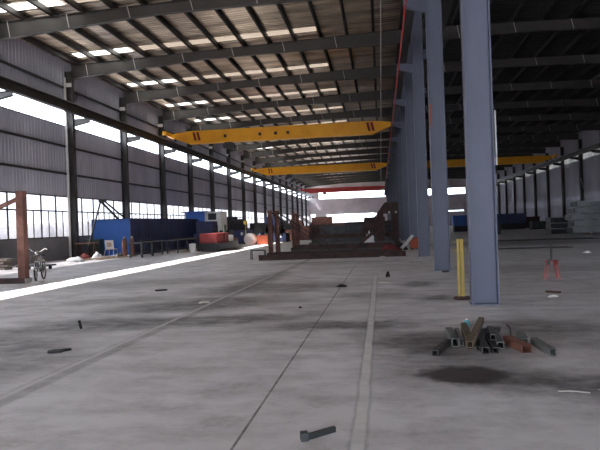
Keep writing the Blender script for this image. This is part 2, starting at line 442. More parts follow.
# purlins
nl = 14
for i in range(nl):
    x = XL + .75 + i * (XC - XL - 1.1) / (nl - 1)
    z = roof_l(x)
    mb = MB().box(x - .035, x + .035, YB, YE - .05, z, z + PUR).box(x - .035, x + .04, YB, YE - .05, z, z + .015).box(x - .11, x - .035, YB, YE - .05, z, z + .015)
    tag(mb.build('purlin', 'dark_steel', origin=(x, YB, z)), 'dark roof purlin over the left aisle, %s from the left wall' % ORD[i + 1], 'purlin', 'purlins over the left aisle')
nr = 15
for i in range(nr):
    x = XC + .9 + i * (XR - XC - 1.6) / (nr - 1)
    z = roof_r(x)
    mb = MB().box(x - .035, x + .035, YB, YE - .05, z, z + PUR).box(x - .09, x + .04, YB, YE - .05, z, z + .015)
    tag(mb.build('purlin', 'dark_steel', origin=(x, YB, z)), 'dark roof purlin over the right aisle, %s from the column row' % ORD[i + 1], 'purlin', 'purlins over the right aisle')

# rafters
def rafter(k, pts, label, group, xs):
    """pts: list of (x, z_bottom, z_top)"""
    y = Yk(k)
    t = thing('roof_rafter', label, 'rafter', (pts[0][0], y, pts[0][1]), group)
    w, f = MB(), MB()
    for (xa, ba, ta), (xb, bb, tb) in zip(pts, pts[1:]):
        w.hexa([(xa, y - .006, ba), (xb, y - .006, bb), (xb, y + .006, bb), (xa, y + .006, ba), (xa, y - .006, ta), (xb, y - .006, tb), (xb, y + .006, tb), (xa, y + .006, ta)])
        for (za, zb, s) in ((ba, bb, 1), (ta - .016, tb - .016, 1)):
            f.hexa([(xa, y - .12, za), (xb, y - .12, zb), (xb, y + .12, zb), (xa, y + .12, za), (xa, y - .12, za + .016), (xb, y - .12, zb + .016), (xb, y + .12, zb + .016), (xa, y + .12, za + .016)])
    w.build('web', 'beam', t); f.build('flange', 'beam', t)
    if k <= 9:
        for x in xs:
            for (xa, ba, ta), (xb, bb, tb) in zip(pts, pts[1:]):
                if xa <= x < xb:
                    u = (x - xa) / (xb - xa); zb, zt = ba + (bb - ba) * u, ta + (tb - ta) * u
                    MB().obox((x + .06, y - .125, zb + .01), (x - .06, y - .125, zt), .035, .02, (0, 1, 0)).build('flange_brace', 'pale_steel', t)
    return t
for k in range(2, 19):
    P = [(-18.25, 10.86), (-10, 11.46), (-4, 11.54), (XC - .02, 11.52)]
    rafter(k, [(x, z, roof_l(x)) for x, z in P], 'dark steel rafter over the left aisle, %s from the top of the photo' % ORD[k - 1], 'rafters over the left aisle', [-17.2 + 3 * i for i in range(6)])
    if k < 3: continue
    P = [(XC + .02, 11.52), (8, 11.66), (14, 11.56), (25.15, 11.15)]
    rafter(k, [(x, z, roof_r(x)) for x, z in P], 'dark steel rafter over the right aisle, %s from the top of the photo' % ORD[k - 2], 'rafters over the right aisle', [4.6 + 3 * i for i in range(7)])

# columns
RB = 8.42; RBR = 8.95                                            # underside of the crane runway beams
def column(x, y, depth, fw, top, label, group, m, side):
    t = thing('steel_column', label, 'column', (x, y, 0), group)
    MB().hbeam((x, y, .02), (x, y, top), depth, fw, .016, .022, (1, 0, 0)).build('shaft', m, t)
    MB().box(x - depth / 2 - .02, x + depth / 2 + .02, y - fw / 2 - .02, y + fw / 2 + .02, 0, .02).build('base_plate', m, t)
    for s in side:
        rb = RBR if (s > 0 and x > 0) or x > 5 else RB
        xa = x + s * depth / 2; xb = x + s * (depth / 2 + (1.05 if abs(x) > 5 else .68)); zo = rb - RB
        b = MB(); ya, yb = y - .006, y + .006
        b.hexa([(xa, ya, 8.0 + zo), (xb, ya, 8.2 + zo), (xb, yb, 8.2 + zo), (xa, yb, 8.0 + zo), (xa, ya, rb - .02), (xb, ya, rb - .02), (xb, yb, rb - .02), (xa, yb, rb - .02)])
        for z0, z1 in ((7.99 + zo, 8.19 + zo), (rb - .02, rb - .02)):
            b.hexa([(xa, y - .13, z0), (xb, y - .13, z1), (xb, y + .13, z1), (xa, y + .13, z0), (xa, y - .13, z0 + .02), (xb, y - .13, z1 + .02), (xb, y + .13, z1 + .02), (xa, y + .13, z0 + .02)])
        b.build('crane_bracket', m, t)
    return t
for k in range(2, 19):
    c = column(-18.42, Yk(k), .42, .3, roof_l(-18.4) - .66 + .3, 'steel wall column on the left side, %s from the left picture edge' % ORD[k - 1], 'columns of the left wall', 'beam', (1,))
    MB().box(-18.66, -18.2, Yk(k) - .16, Yk(k) - .15, 10.35, 10.6).build('bright_spot_plate', 'white_paint', c)  # white plate painted in for the bright light spots by the column head
for k in range(0, 19):
    column(XC, Yk(k), .47, .32, 11.58, ('big blue-grey column standing nearest the camera' if k == 0 else 'blue-grey column of the middle row, %s from the camera' % ORD[k + 1]), 'columns of the middle row', 'column', (-1, 1))
for k in range(8, 19):
    column(25.32, Yk(k), .42, .3, 11.15, 'dark wall column on the right side, %s from the right picture edge' % ORD[k - 7], 'columns of the right wall', 'beam', (-1,))

# crane runway beams
def runway(x, label, m='dark_steel', RB=RB):
    t = thing('crane_runway_beam', label, 'runway beam', (x, YB, RB), 'crane runway beams')
    MB().hbeam((x, YB, RB + .25), (x, YE - .1, RB + .25), .5, .3, .014, .02).build('beam', m, t)
    MB().box(x - .04, x + .04, YB, YE - .1, RB + .5, RB + .6).build('rail', 'rail', t)
XRL, XRC, XRD, XRR = -17.3, 1.18, 2.56, 24.3
runway(XRL, 'dark crane runway beam along the left wall'); runway(XRC, 'dark crane runway beam left of the middle columns')
runway(XRD, 'dark crane runway beam right of the middle columns', RB=RBR); runway(XRR, 'dark crane runway beam along the right wall', RB=RBR)
ZR = RB + .6

# bridge cranes
def crane(y, xa, xb, m, label, marks, hoist=True, h=1.05, ZR=ZR):
    t = thing('bridge_crane', label, 'crane', ((xa + xb) / 2, y, ZR), None)
    zb = ZR - .46; zt = zb + h; w = .28
    g = MB(); tp = 1.7
    secs = [(xa + .1, zb + .62, zb + .86), (xa + .5, zb + .46, zb + .92), (xa + tp, zb, zt), (xb - tp, zb, zt), (xb - .5, zb + .46, zb + .92), (xb - .1, zb + .62, zb + .86)]
    for (x0, b0, t0), (x1, b1, t1) in zip(secs, secs[1:]):
        g.hexa([(x0, y - w, b0), (x1, y - w, b1), (x1, y + w, b1), (x0, y + w, b0), (x0, y - w, t0), (x1, y - w, t1), (x1, y + w, t1), (x0, y + w, t0)])
    gd = g.build('girder', m, t)
    for sx, x in ((1, xa), (-1, xb)):
        MB().box(x - .14, x + .14, y - 1.5, y + 1.5, ZR + .2, ZR + .5).build('end_carriage', m, t)
        for sy in (-1.2, 1.2):
            MB().lathe([(.17, -.05), (.2, -.05), (.2, .05), (.17, .05)], (x, y + sy, ZR + .2), 16, 'x').build('wheel', 'black', t)
    for xm, sl in marks:
        for q in (0, .32):
            x = xm + q
            MB().hexa([(x, y - w - .012, zb + .25), (x + .2, y - w - .012, zb + .25), (x + .2, y - w - .001, zb + .25), (x, y - w - .001, zb + .25), (x - .15, y - w - .012, zb + h - .12), (x + .05, y - w - .012, zb + h - .12), (x + .05, y - w - .001, zb + h - .12), (x - .15, y - w - .001, zb + h - .12)]).build('stripe_mark', 'mark_red', t)
    if hoist:
        x = xa + (xb - xa) * .27
        hb = MB().box(x - .45, x + .45, y - .22, y + .22, zb - .5, zb - .12).box(x - .3, x + .3, y - .3, y + .3, zb - .12, zb - .02)
        ho = hb.build('hoist', 'dark_steel', t)
        MB().tube((x, y, zb - .5), (x, y, zb - 1.0), .012, 6).build('hoist_rope', 'black', ho)
        MB().lathe([(.02, 0), (.1, .05), (.1, .2), (.03, .26)], (x, y, zb - 1.26), 10).build('hook_block', 'black', ho)
    return t, zb, w
c1, zb, w = crane(48.2, XRL + .15, XRC + .1, 'yellow', 'near yellow bridge crane spanning the left aisle', ((-15.0, 1), (-.75, 1)))
for x in (-12.4, -9.5, -8.2, -7.2):                   # small dark lettering blocks, too worn to read
    MB().box(x - .12, x + .12, 48.2 - w - .01, 48.2 - w - .001, zb + .38, zb + .62).build('worn_marking', 'rust_dark', c1)
crane(81.5, XRL + .15, XRC + .1, 'yellow', 'far yellow bridge crane spanning the left aisle behind the near one', ((-15.0, 1), (-.95, 1)), h=1.02)
crane(133, XRL + .15, XRC + .1, 'crane_red', 'red bridge crane in front of the far bright window strip', (), hoist=True, h=1.02)
crane(88, XRD + .12, XRR - .15, 'yellow', 'yellow bridge crane spanning the dark right aisle', (), h=1.02, ZR=RBR + .6)

# services along the roof and columns
zc = 11.3
tag(MB().tube((.33, YB, zc + .14), (.33, YE - .2, zc + .14), .03, 8).build('conduit', 'pale_steel', origin=(.33, YB, zc)), 'thin pale conduit running along under the roof ridge', 'conduit')
t = thing('conductor_rail', 'red power rail along the runway beam left of the middle columns', 'power rail', (.97, YB, 8.15))
MB().tube((.97, YB, 8.15), (.97, YE - .3, 8.15), .026, 8).build('rail_cover', 'red_line', t)
for k in range(0, 19):
    MB().box(.95, 1.0, Yk(k) - .9, Yk(k) - .86, 8.15, RB + .01).build('hanger', 'dark_steel', t)
tag(MB().tube((-18.56, Yk(3) - .3, 0), (-18.56, Yk(3) - .3, 10.9), .085, 12).build('downpipe', 'white_paint', origin=(-18.56, Yk(3) - .3, 0)), 'pale downpipe running up beside the near left wall column', 'pipe')
tag(MB().tube((2.09, 11.12, 2.5), (2.09, 11.12, 3.48), .014, 8).build('pipe', 'white_paint', origin=(2.09, 11.12, 2.5)), 'short white pipe on the right edge of the big near column', 'pipe')
tag(MB().box(1.60, 1.645, 18.75, 18.79, 4.4, 5.1).build('warning_strip', 'orange', origin=(1.62, 18.77, 4.4)), 'orange strip on the left edge of the second middle column', 'strip')

#CLUTTER_BEGIN
# ------------------------------------------------------------------ things on the floor, left side
def T(name, label, cat, loc, group=None): return thing(name, label, cat, loc, group)
def one(mb, name, m, label, cat, origin, group=None, smooth=False):
    return tag(mb.build(name, m, origin=origin, smooth=smooth), label, cat, group)

# rusty rack frame at the left picture edge
t = T('rack_frame', 'rusty post frame with slanted brace beside the bicycle', 'rack', (-11.42, 17.9, 0))
MB().hollow((-11.42, 17.9, .16), (-11.42, 17.9, 2.95), .24, .24, .02).build('post', 'rust', t)
MB().obox((-11.5, 17.9, 2.72), (-14.6, 17.9, 1.55), .1, .12).build('brace', 'rust', t)
MB().box(-15.2, -11.27, 17.7, 17.9 + .18, 0, .16).build('base_beam', 'rust_dark', t)
MB().box(-15.2, -14.9, 17.9 - .12, 17.9 + .12, .16, 1.5).build('post', 'rust', t)
MB().box(-11.27, -11.24, 17.72, 18.06, 0, .15).build('end_plate', 'pale_steel', t)
one(MB().box(-10.98, -10.67, 17.55, 17.8, 0, .06), 'steel_plate', 'pale_steel', 'small pale plate lying at the foot of the rusty post frame', 'plate', (-10.78, 17.7, 0))

# bicycle, seen nearly from the front
def bicycle():
    t = T('bicycle', 'bicycle parked behind the rusty post on the left', 'bicycle', (-11.15, 18.55, 0))
    def P(u, s, z):                       # u along the frame (front positive), s sideways
        f = V((.30, -.954, 0)); r = V((.954, .30, 0)); return V((-11.36, 18.72, 0)) + f * u + r * s + V((0, 0, z))
    def wheel(u, name, yaw=0):
        mb = MB(); sp = MB(); c = P(u, 0, .315); f = V((.30, -.954, 0)); f = Matrix.Rotation(yaw, 3, 'Z') @ f
        n = 28
        for i in range(n):
            a, b = 2 * PI * i / n, 2 * PI * (i + 1) / n
            q = lambda w, R: c + f * (R * math.cos(w)) + V((0, 0, R * math.sin(w)))
            mb.tube(q(a, .29), q(b, .29), .026, 7, caps=False)
            sp.tube(q(a, .265), q(b, .265), .012, 5, caps=False)
            if i % 2 == 0: sp.tube(c, q(a, .265), .004, 4)
        s = f.cross(V((0, 0, 1)))
        sp.tube(c - s * .06, c + s * .06, .03, 8)
        w = mb.build(name, 'tread', t); sp.build('rim', 'chrome', w)
        fe = MB()
        for i in range(9):
            a, b = .25 + i * .26, .25 + (i + 1) * .26
            q = lambda w, R: c + f * (R * math.cos(w)) + V((0, 0, R * math.sin(w)))
            fe.obox(q(a, .335), q(b, .335), .06, .008, s)
        fe.build('mudguard', 'white_paint', t)
    wheel(.52, 'front_wheel', .12); wheel(-.5, 'rear_wheel')
    f = MB(); r = .018
    f.tube(P(-.5, 0, .315), P(-.05, 0, .30), r); f.tube(P(-.05, 0, .3), P(-.2, 0, .8), r); f.tube(P(-.2, 0, .72), P(.33, 0, .76), r)
    f.tube(P(-.05, 0, .3), P(.36, 0, .68), r); f.tube(P(-.5, 0, .315), P(-.19, 0, .7), r)
    for s in (-.06, .06): f.tube(P(.33, s, .72), P(.52, s, .315), .014)
    f.tube(P(.33, -.06, .72), P(.33, .06, .72), .016); f.tube(P(.36, 0, .66), P(.29, 0, .95), .02)
    f.build('frame', 'green_dark', t)
    h = MB().path([P(.1, -.29, 1.02), P(.22, -.24, 1.07), P(.3, -.1, .97), P(.3, .1, .97), P(.22, .24, 1.07), P(.1, .29, 1.02)], .014).build('handlebar', 'chrome', t)
    for s in (-.3, .3): MB().tube(P(.02, s, 1.0), P(.13, s * .96, 1.025), .02).build('grip', 'black', h)
    MB().lathe([(.02, 0), (.13, .02), (.12, .07), (.03, .09)], P(-.22, 0, .8), 14).build('saddle', 'black', t)
    MB().hollow(P(.38, 0, .62), P(.38, 0, .84), .3, .22, .012).build('basket', 'chrome', t)
    MB().lathe([(.02, -.03), (.05, 0), (.05, .05), (.01, .07)], P(.44, 0, .9), 12, 'y').build('headlamp', 'chrome', t)
    MB().tube(P(-.05, -.12, .3), P(-.05, .12, .3), .012).tube(P(-.05, .12, .3), P(.1, .12, .24), .01).tube(P(-.05, -.12, .3), P(-.2, -.12, .36), .01).build('crank', 'chrome', t)
bicycle()

# hand trolley near the wall
t = T('hand_trolley', 'grey flat hand trolley with upright handle in front of the low wall', 'trolley', (-15.0, 24.3, 0))
MB().box(-15.6, -14.2, 23.9, 24.7, .16, .22).build('deck', 'mill_steel', t)
MB().path([(-15.5, 24.0, .2), (-15.5, 24.0, 1.0), (-15.5, 24.6, 1.0), (-15.5, 24.6, .2)], .025).build('handle', 'mill_steel', t)
for x in (-15.4, -14.4):
    for y in (24.05, 24.55): MB().lathe([(.05, -.025), (.08, -.02), (.08, .02), (.05, .025)], (x, y, .08), 14, 'y').build('wheel', 'black', t)

M['old_wood'] = mat('old_wood', rgb(140, 128, 122), .85, 0, .3, 2, stretch=(1, 8, 8))
# pale boards at the left edge
for i, (dx, a) in enumerate(((0, 0), (.1, .03), (-.05, -.02), (.08, .02))):
    z = i * .13
    one(MB().obox((-18.4 + dx, 25.0 - a, z + .06), (-16.6 + dx, 24.9 + a, z + .06), .5, .1), 'board', 'old_wood',
        'pale board at the left picture edge, %s from the bottom of its stack' % ORD[i + 1], 'board', (-17.2, 25, z), 'stack of pale boards by the left wall')

# blue enclosure along the wall
t = T('steel_enclosure', 'long blue steel enclosure with bright blue end standing along the left wall', 'enclosure', (-16.9, 42, 0))
EX0, EX1, EY0, EY1 = -18.17, -15.64, 36.0, 47.8
MB().box(EX0, EX1 - .04, EY0, EY0 + .06, .04, 2.33).build('end_panel', 'blue', t)
sd = MB()
sd.grid([[(EX1 + (y - EY0) * .06 + o, y, z) for y, o in [(EY0 + .5 * i + j * .25, (.03 if j else 0)) for i in range(24) for j in (0, 1)]] for z in (.08, 2.31)])
sd.build('side_panel', 'navy', t)
ex2 = EX1 + (EY1 - EY0) * .06
MB().hexa([(EX0, EY0, 2.28), (EX1 + .02, EY0, 2.28), (ex2 + .02, EY1, 2.28), (EX0, EY1, 2.28), (EX0, EY0, 2.35), (EX1 + .02, EY0, 2.35), (ex2 + .02, EY1, 2.35), (EX0, EY1, 2.35)]).build('roof_panel', 'navy', t)
MB().box(EX0, ex2, EY1 - .06, EY1, .04, 2.33).build('end_panel', 'navy', t)
fr = MB()
for x in (EX0, EX1): fr.box(x - .04, x + .04, EY0 - .02, EY0 + .06, 0, 2.36)
fr.hexa([(EX1, EY0, 0), (EX1 + .1, EY0, 0), (ex2 + .1, EY1, 0), (ex2, EY1, 0), (EX1, EY0, .1), (EX1 + .1, EY0, .1), (ex2 + .1, EY1, .1), (ex2, EY1, .1)])
fr.build('frame', 'navy', t)

# dark cabinet and low bench by the column, chair with pale board, gas cylinders
t = T('tool_cabinet', 'dark green cabinet at the left end of the blue enclosure', 'cabinet', (-17.75, 35.5, 0))
MB().box(-18.15, -17.35, 35.25, 35.8, 0, 1.1).build('body', 'green_dark', t)
for x in (-18.13, -17.74): MB().box(x, x + .37, 35.225, 35.25, .06, 1.05).build('door', 'green_dark', t)
t = T('work_bench', 'low rusty work bench in front of the near left wall column', 'bench', (-17.5, 34.0, 0))
MB().box(-18.15, -16.9, 33.7, 34.2, .86, .94).build('bench_top', 'rust', t)
for x in (-18.05, -17.0):
    for y in (33.78, 34.12): MB().box(x - .04, x + .04, y - .04, y + .04, 0, .86).build('leg', 'rust_dark', t)
MB().box(-18.0, -17.05, 33.85, 34.1, .3, .34).build('shelf', 'rust_dark', t)
t = T('chair', 'chair with pale square back in front of the blue end panel', 'chair', (-16.75, 35.5, 0))
MB().hexa([(-17.0, 35.3, .48), (-16.45, 35.3, .48), (-16.45, 35.33, .48), (-17.0, 35.33, .48), (-17.0, 35.22, 1.02), (-16.45, 35.22, 1.02), (-16.45, 35.25, 1.02), (-17.0, 35.25, 1.02)]).build('backrest', 'white_paint', t)
MB().box(-16.86, -16.58, 35.23, 35.255, .62, .88).build('pad', 'wood', t)
MB().box(-17.0, -16.45, 35.33, 35.8, .44, .48).build('seat', 'beige', t)
for x, xb in ((-16.98, -17.08), (-16.47, -16.42)):
    MB().tube((x, 35.3, .46), (xb, 35.15, 0), .018).build('leg', 'beige', t); MB().tube((x, 35.78, .46), (xb, 35.92, 0), .018).build('leg', 'beige', t)
for i, (x, y, lab) in enumerate(((-15.75, 35.3, 'rusty brown gas cylinder before the blue end panel, left of the pair'), (-15.3, 35.4, 'rusty brown gas cylinder by the enclosure corner, right of the pair'))):
    t = T('gas_cylinder', lab, 'gas cylinder', (x, y, 0), 'gas cylinders by the enclosure')
    MB().lathe([(.13, 0), (.15, .03), (.15, .95), (.12, 1.04), (.05, 1.1)], (x, y, 0), 16).build('body', 'rust', t, smooth=True)
    MB().lathe([(.04, 1.1), (.06, 1.12), (.06, 1.2), (.03, 1.22)], (x, y, 0), 12).build('valve_cap', 'beige', t)

# tripod hoist leaning over the enclosure
t = T('tripod_hoist', 'tall dark tripod of steel legs beside the blue enclosure under the window', 'tripod', (-17.6, 35.6, 0))
ap = V((-17.5, 35.9, 3.5))
MB().tube((-18.1, 34.9, 0), ap, .055, 8).build('leg', 'dark_steel', t)
MB().tube((-16.7, 36.6, 2.35), ap, .075, 8).build('leg', 'dark_steel', t)
MB().tube((-16.2, 36.6, 2.35), ap + V((.25, 0, -.02)), .055, 8).build('leg', 'dark_steel', t)
MB().box(ap.x - .1, ap.x + .35, ap.y - .1, ap.y + .1, ap.z - .06, ap.z + .1).build('head', 'dark_steel', t)
MB().tube(ap + V((-.02, -.05, -.05)), ap + V((-.02, -.05, -.9)), .012, 6).build('chain', 'black', t)

# sacks, planks and rubbish by the wall
def blob(c, r, seed, m, name, label, cat, group=None, amp=.35):
    pts = []; nr, nc = 10, 18; rx, ry, rz = r
    for i in range(nr + 1):
        ph = PI / 2 * i / nr; row = []
        for j in range(nc + 1):
            th = 2 * PI * j / nc
            d = V((math.cos(th) * math.cos(ph), math.sin(th) * math.cos(ph), math.sin(ph)))
            k = 1 + amp * noise.noise(V((d.x * 1.8 + seed, d.y * 1.8, d.z * 1.8 + seed * .37)))
            row.append((c[0] + d.x * rx * k, c[1] + d.y * ry * k, c[2] + d.z * rz * (1 + amp * 1.6 * noise.noise(V((d.x * 3 + seed, d.y * 3, seed))))))
        pts.append(row)
    mb = MB().grid(pts); k = len(mb.v); mb.f.append(list(range(nc))[::-1])
    return one(mb, name, m, label, cat, c, group, True)
blob((-16.3, 30.3, 0), (.5, .35, .24), 1.1, 'white_cloth', 'sack', 'white slumped sack on the floor left of the near left wall column', 'sack')
blob((-16.55, 33.3, 0), (.3, .25, .3), 2.7, 'white_cloth', 'sack', 'white sack on the floor right of the rusty low bench', 'sack')
blob((-17.3, 33.2, 0), (.3, .25, .28), 4.2, 'red_tarp', 'rag_heap', 'dark red rag heap in front of the low rusty bench', 'rags')
blob((-15.5, 33.9, 0), (.27, .25, .25), 5.2, 'black', 'rubble_heap', 'black rubbish heap right of the white sack', 'heap')
for i, (a, b, lab) in enumerate((((-15.6, 31.4, .04), (-14.7, 34.6, .04), 'pale timber plank on the floor in front of the blue end panel, nearest the camera'), ((-16.4, 31.2, .04), (-15.9, 34.9, .04), 'second pale timber plank before the blue end panel, nearer the wall'), ((-17.8, 31.8, .04), (-16.8, 31.4, .04), 'short timber plank lying at the foot of the near left wall column'))):
    one(MB().obox(a, b, .22, .06), 'plank', 'wood', lab, 'plank', a, 'planks by the left wall')

# two steel trestle tables in front of the dark side panel
for i, (y0, y1, x, lab) in enumerate(((32.4, 36.2, -13.75, 'long steel trestle table in front of the dark enclosure side, nearer the camera'), (36.9, 41.5, -13.2, 'long steel trestle table in front of the dark enclosure side, farther away'))):
    t = T('trestle_table', lab, 'table', (x, (y0 + y1) / 2, 0), 'steel tables by the enclosure')
    MB().box(x - .6, x + .3, y0, y1, .8, .88).build('table_top', 'mill_steel', t)
    for y in (y0 + .3, (y0 + y1) / 2, y1 - .3):
        for xx in (x - .5, x + .2): MB().box(xx - .04, xx + .04, y - .04, y + .04, 0, .8).build('leg', 'mill_steel', t)
        MB().box(x - .5, x + .2, y - .02, y + .02, .22, .27).build('cross_bar', 'mill_steel', t)
    MB().box(x + .18, x + .22, y0 + .3, y1 - .3, .3, .35).build('stretcher', 'mill_steel', t)
for i, (y, x, L) in enumerate(((33.6, -14.0, 1.5), (37.8, -13.5, 2.2), (39.8, -13.3, 1.4))):
    one(MB().hbeam((x, y, .94), (x + .1, y + L, .94), .1, .09, .01, .012), 'steel_section', 'tube_steel', 'short steel section on the trestle tables, %s from the camera' % ORD[i + 1], 'steel section', (x, y, .88), 'steel on the tables')

# blue and white machine tool behind the enclosure
t = T('machine_tool', 'blue and white machine tool cabinet standing beyond the dark enclosure', 'machine', (-15, 50.5, 0))
MB().box(-16.6, -14.9, 49.6, 52, 0, 2.95).build('body', 'blue', t)
MB().box(-14.9, -13.5, 49.75, 51.8, 1.2, 2.95).build('body_panel', 'white_paint', t)
MB().box(-14.6, -13.9, 49.72, 49.75, 2.25, 2.8).build('window', 'black', t)
MB().box(-14.9, -13.3, 49.9, 51.6, 0, 1.2).build('base', 'mill_steel', t)
MB().box(-16.9, -14.7, 49.4, 52.2, 2.95, 3.02).build('roof_plate', 'blue', t)

# red machine on black base
t = T('baler_machine', 'red machine on a black base at the edge of the sun stripe', 'machine', (-11.0, 40.5, 0))
MB().box(-12.0, -10.5, 38.2, 43.4, .06, .55).build('base', 'black', t)
MB().box(-11.9, -10.75, 38.4, 41.6, .55, 1.2).build('body', 'red', t)
MB().box(-11.8, -10.75, 41.7, 42.9, .55, 1.0).build('side_box', 'white_paint', t)
for y in (38.7, 39.5, 40.3, 41.1): MB().box(-10.75, -10.7, y - .04, y + .04, .55, 1.2).build('rib', 'red', t)
MB().tube((-11.3, 42.6, 1.0), (-11.3, 42.6, 1.75), .12, 12).build('motor', 'green_dark', t)
for y in (38.6, 43.0):
    for x in (-11.8, -10.7): MB().lathe([(.05, -.04), (.1, -.03), (.1, .03), (.05, .04)], (x, y, .1), 12, 'x').build('wheel', 'black', t)
t = T('bucket', 'white bucket on the floor before the red machine', 'bucket', (-12.1, 38.3, 0))
MB().lathe([(.17, 0), (.22, .5), (.23, .52)], (-12.15, 37.6, 0), 16).build('body', 'white_paint', t)
MB().lathe([(.235, .52), (.235, .56), (.1, .6)], (-12.15, 37.6, 0), 16).build('lid', 'white_paint', t)
blob((-12.6, 38.4, 0), (.6, .25, .12), 8.1, 'beige', 'rag_heap', 'pale rags on the floor left of the white bucket', 'rags')

# more machines farther along
def machine(x, y, w, d, h, m, label, top=None, name='machine'):
    t = T(name, label, 'machine', (x, y, 0))
    MB().box(x - w / 2, x + w / 2, y - d / 2, y + d / 2, .1, h * .55).build('body', m, t)
    MB().box(x - w / 2 + .1, x + w / 4, y - d / 3, y + d / 3, h * .55, h).build('head', top or m, t)
    MB().box(x - w / 2 - .08, x + w / 2 + .08, y - d / 2 - .08, y + d / 2 + .08, 0, .1).build('base', 'black', t)
    MB().lathe([(.06, 0), (.16, .03), (.16, .1), (.06, .12)], (x + w / 4, y - d / 2 - .12, h * .4), 14, 'y').build('hand_wheel', 'chrome', t)
    MB().tube((x + w / 3, y, h * .55), (x + w / 3, y, h * .85), .08, 10).build('column', 'mill_steel', t)
    return t
machine(-13.8, 47.2, 1.9, 2.2, 2.1, 'navy', 'dark navy lathe standing behind the red machine', 'navy', 'lathe')
machine(-13.2, 55.0, 2.2, 2.2, 2.3, 'navy', 'dark blue press under the windows behind the lathe', 'black', 'press')
machine(-12.4, 60.5, 1.8, 2.4, 1.9, 'green_dark', 'dark green drilling machine left of the orange crate', 'black', 'drilling_machine')
machine(-11.9, 67.0, 2.2, 2.4, 2.6, 'navy', 'tall dark blue machine behind the orange crate', 'navy', 'milling_machine')
machine(-12.4, 75.0, 2.0, 2.0, 2.2, 'green_dark', 'dark green machine between the rack posts and left windows', 'black', 'shaping_machine')
machine(-11.6, 84.0, 2.4, 2.4, 2.2, 'rust_dark', 'brown machine far down the left side', 'rust', 'shearing_machine')
machine(-14.6, 58.0, 1.6, 2.4, 2.6, 'navy', 'tall black-blue machine close under the windows behind the machine tool', 'black', 'boring_machine')
machine(-12.0, 46.2, 1.2, 1.8, 1.35, 'rust_dark', 'low dark brown machine between the red machine and the pale reel', 'black', 'grinding_machine')
machine(-10.6, 53.4, 1.4, 2.0, 1.7, 'green_dark', 'dark green machine right behind the pale cable reel', 'black', 'drill_press')
machine(-9.9, 57.0, 2.0, 2.4, 1.5, 'navy', 'dark blue low machine behind the orange crate', 'black', 'planing_machine')
machine(-9.6, 66.5, 2.0, 2.4, 1.8, 'rust_dark', 'dark brown machine beyond the nearer rack posts', 'black', 'bending_machine')
t = T('cable_reel', 'pale round cable reel standing on edge before the orange crate', 'reel', (-10.9, 49.6, 0))
for x in (49.3, 49.85): MB().lathe([(.1, 0), (.5, 0), (.5, .05), (.1, .05)], (-10.95, x, .5), 24, 'y').build('flange', 'white_paint', t)
MB().tube((-10.95, 49.35, .5), (-10.95, 49.85, .5), .3, 16).build('core', 'wood', t)
t = T('metal_crate', 'orange steel crate between the machines and the rack posts', 'crate', (-9.8, 49.5, 0))
MB().box(-10.25, -9.35, 48.95, 50.0, .06, .14).build('floor_plate', 'orange', t)
for a in ((-10.25, -9.35, 48.95, 48.99), (-10.25, -9.35, 49.96, 50.0), (-10.25, -10.21, 48.99, 49.96), (-9.39, -9.35, 48.99, 49.96)):
    MB().box(a[0], a[1], a[2], a[3], .14, .82).build('side_panel', 'orange', t)
for x in (-10.15, -9.45): MB().box(x - .06, x + .06, 49.0, 49.95, 0, .06).build('foot', 'black', t)
blob((-9.95, 49.5, .14), (.3, .36, .95), 3.3, 'navy', 'scrap_heap', 'dark blue scrap heaped in the orange crate', 'scrap')
t = T('floor_lamp', 'yellow work lamp post among the left machines', 'lamp', (-12.0, 52.5, 0))
MB().tube((-12.0, 52.5, .03), (-12.0, 52.5, 1.9), .04, 8).build('pole', 'safety_yellow', t)
MB().lathe([(.25, 0), (.25, .03)], (-12.0, 52.5, 0), 14).build('base', 'safety_yellow', t)
MB().box(-12.15, -11.85, 52.4, 52.6, 1.75, 2.1).build('lamp_head', 'safety_yellow', t)
for i, (x, y, w, h, m, lab) in enumerate(((-8.6, 62, 2.6, 1.1, 'rust', 'long rusty bin beyond the far rack posts'), (-6.4, 64, 2.2, 1.5, 'rust_dark', 'tall dark rusty bin beyond the far rack posts'), (-9.4, 72, 2.4, 1.4, 'rust', 'rusty bin far down beside the sun stripe'),
        (-7.6, 86, 5.0, 1.7, 'rust', 'big faded red steel bin standing far down the aisle'), (-4.0, 104, 5.0, 1.3, 'rust_dark', 'dark brown bin at the far end of the aisle'), (-11.5, 118, 4.0, 3.0, 'rust', 'high brown steel box by the far left windows'))):
    t = T('steel_bin', lab, 'bin', (x, y, 0))
    MB().box(x - w / 2, x + w / 2, y - .9, y - .84, .1, h).build('front_panel', m, t); MB().box(x - w / 2, x + w / 2, y + .84, y + .9, .1, h).build('rear_panel', m, t)
    for s in (-1, 1): MB().box(x + s * w / 2 - .03, x + s * w / 2 + .03, y - .84, y + .84, .1, h).build('side_panel', m, t)
    MB().box(x - w / 2, x + w / 2, y - .9, y + .9, 0, .1).build('floor_plate', 'rust_dark', t)
    for q in range(int(w) + 1): MB().box(x - w / 2 + q * w / int(w + .01) - .04 * (q > 0), x - w / 2 + q * w / int(w + .01) + .04, y - .94, y - .9, .1, h).build('rib', m, t)

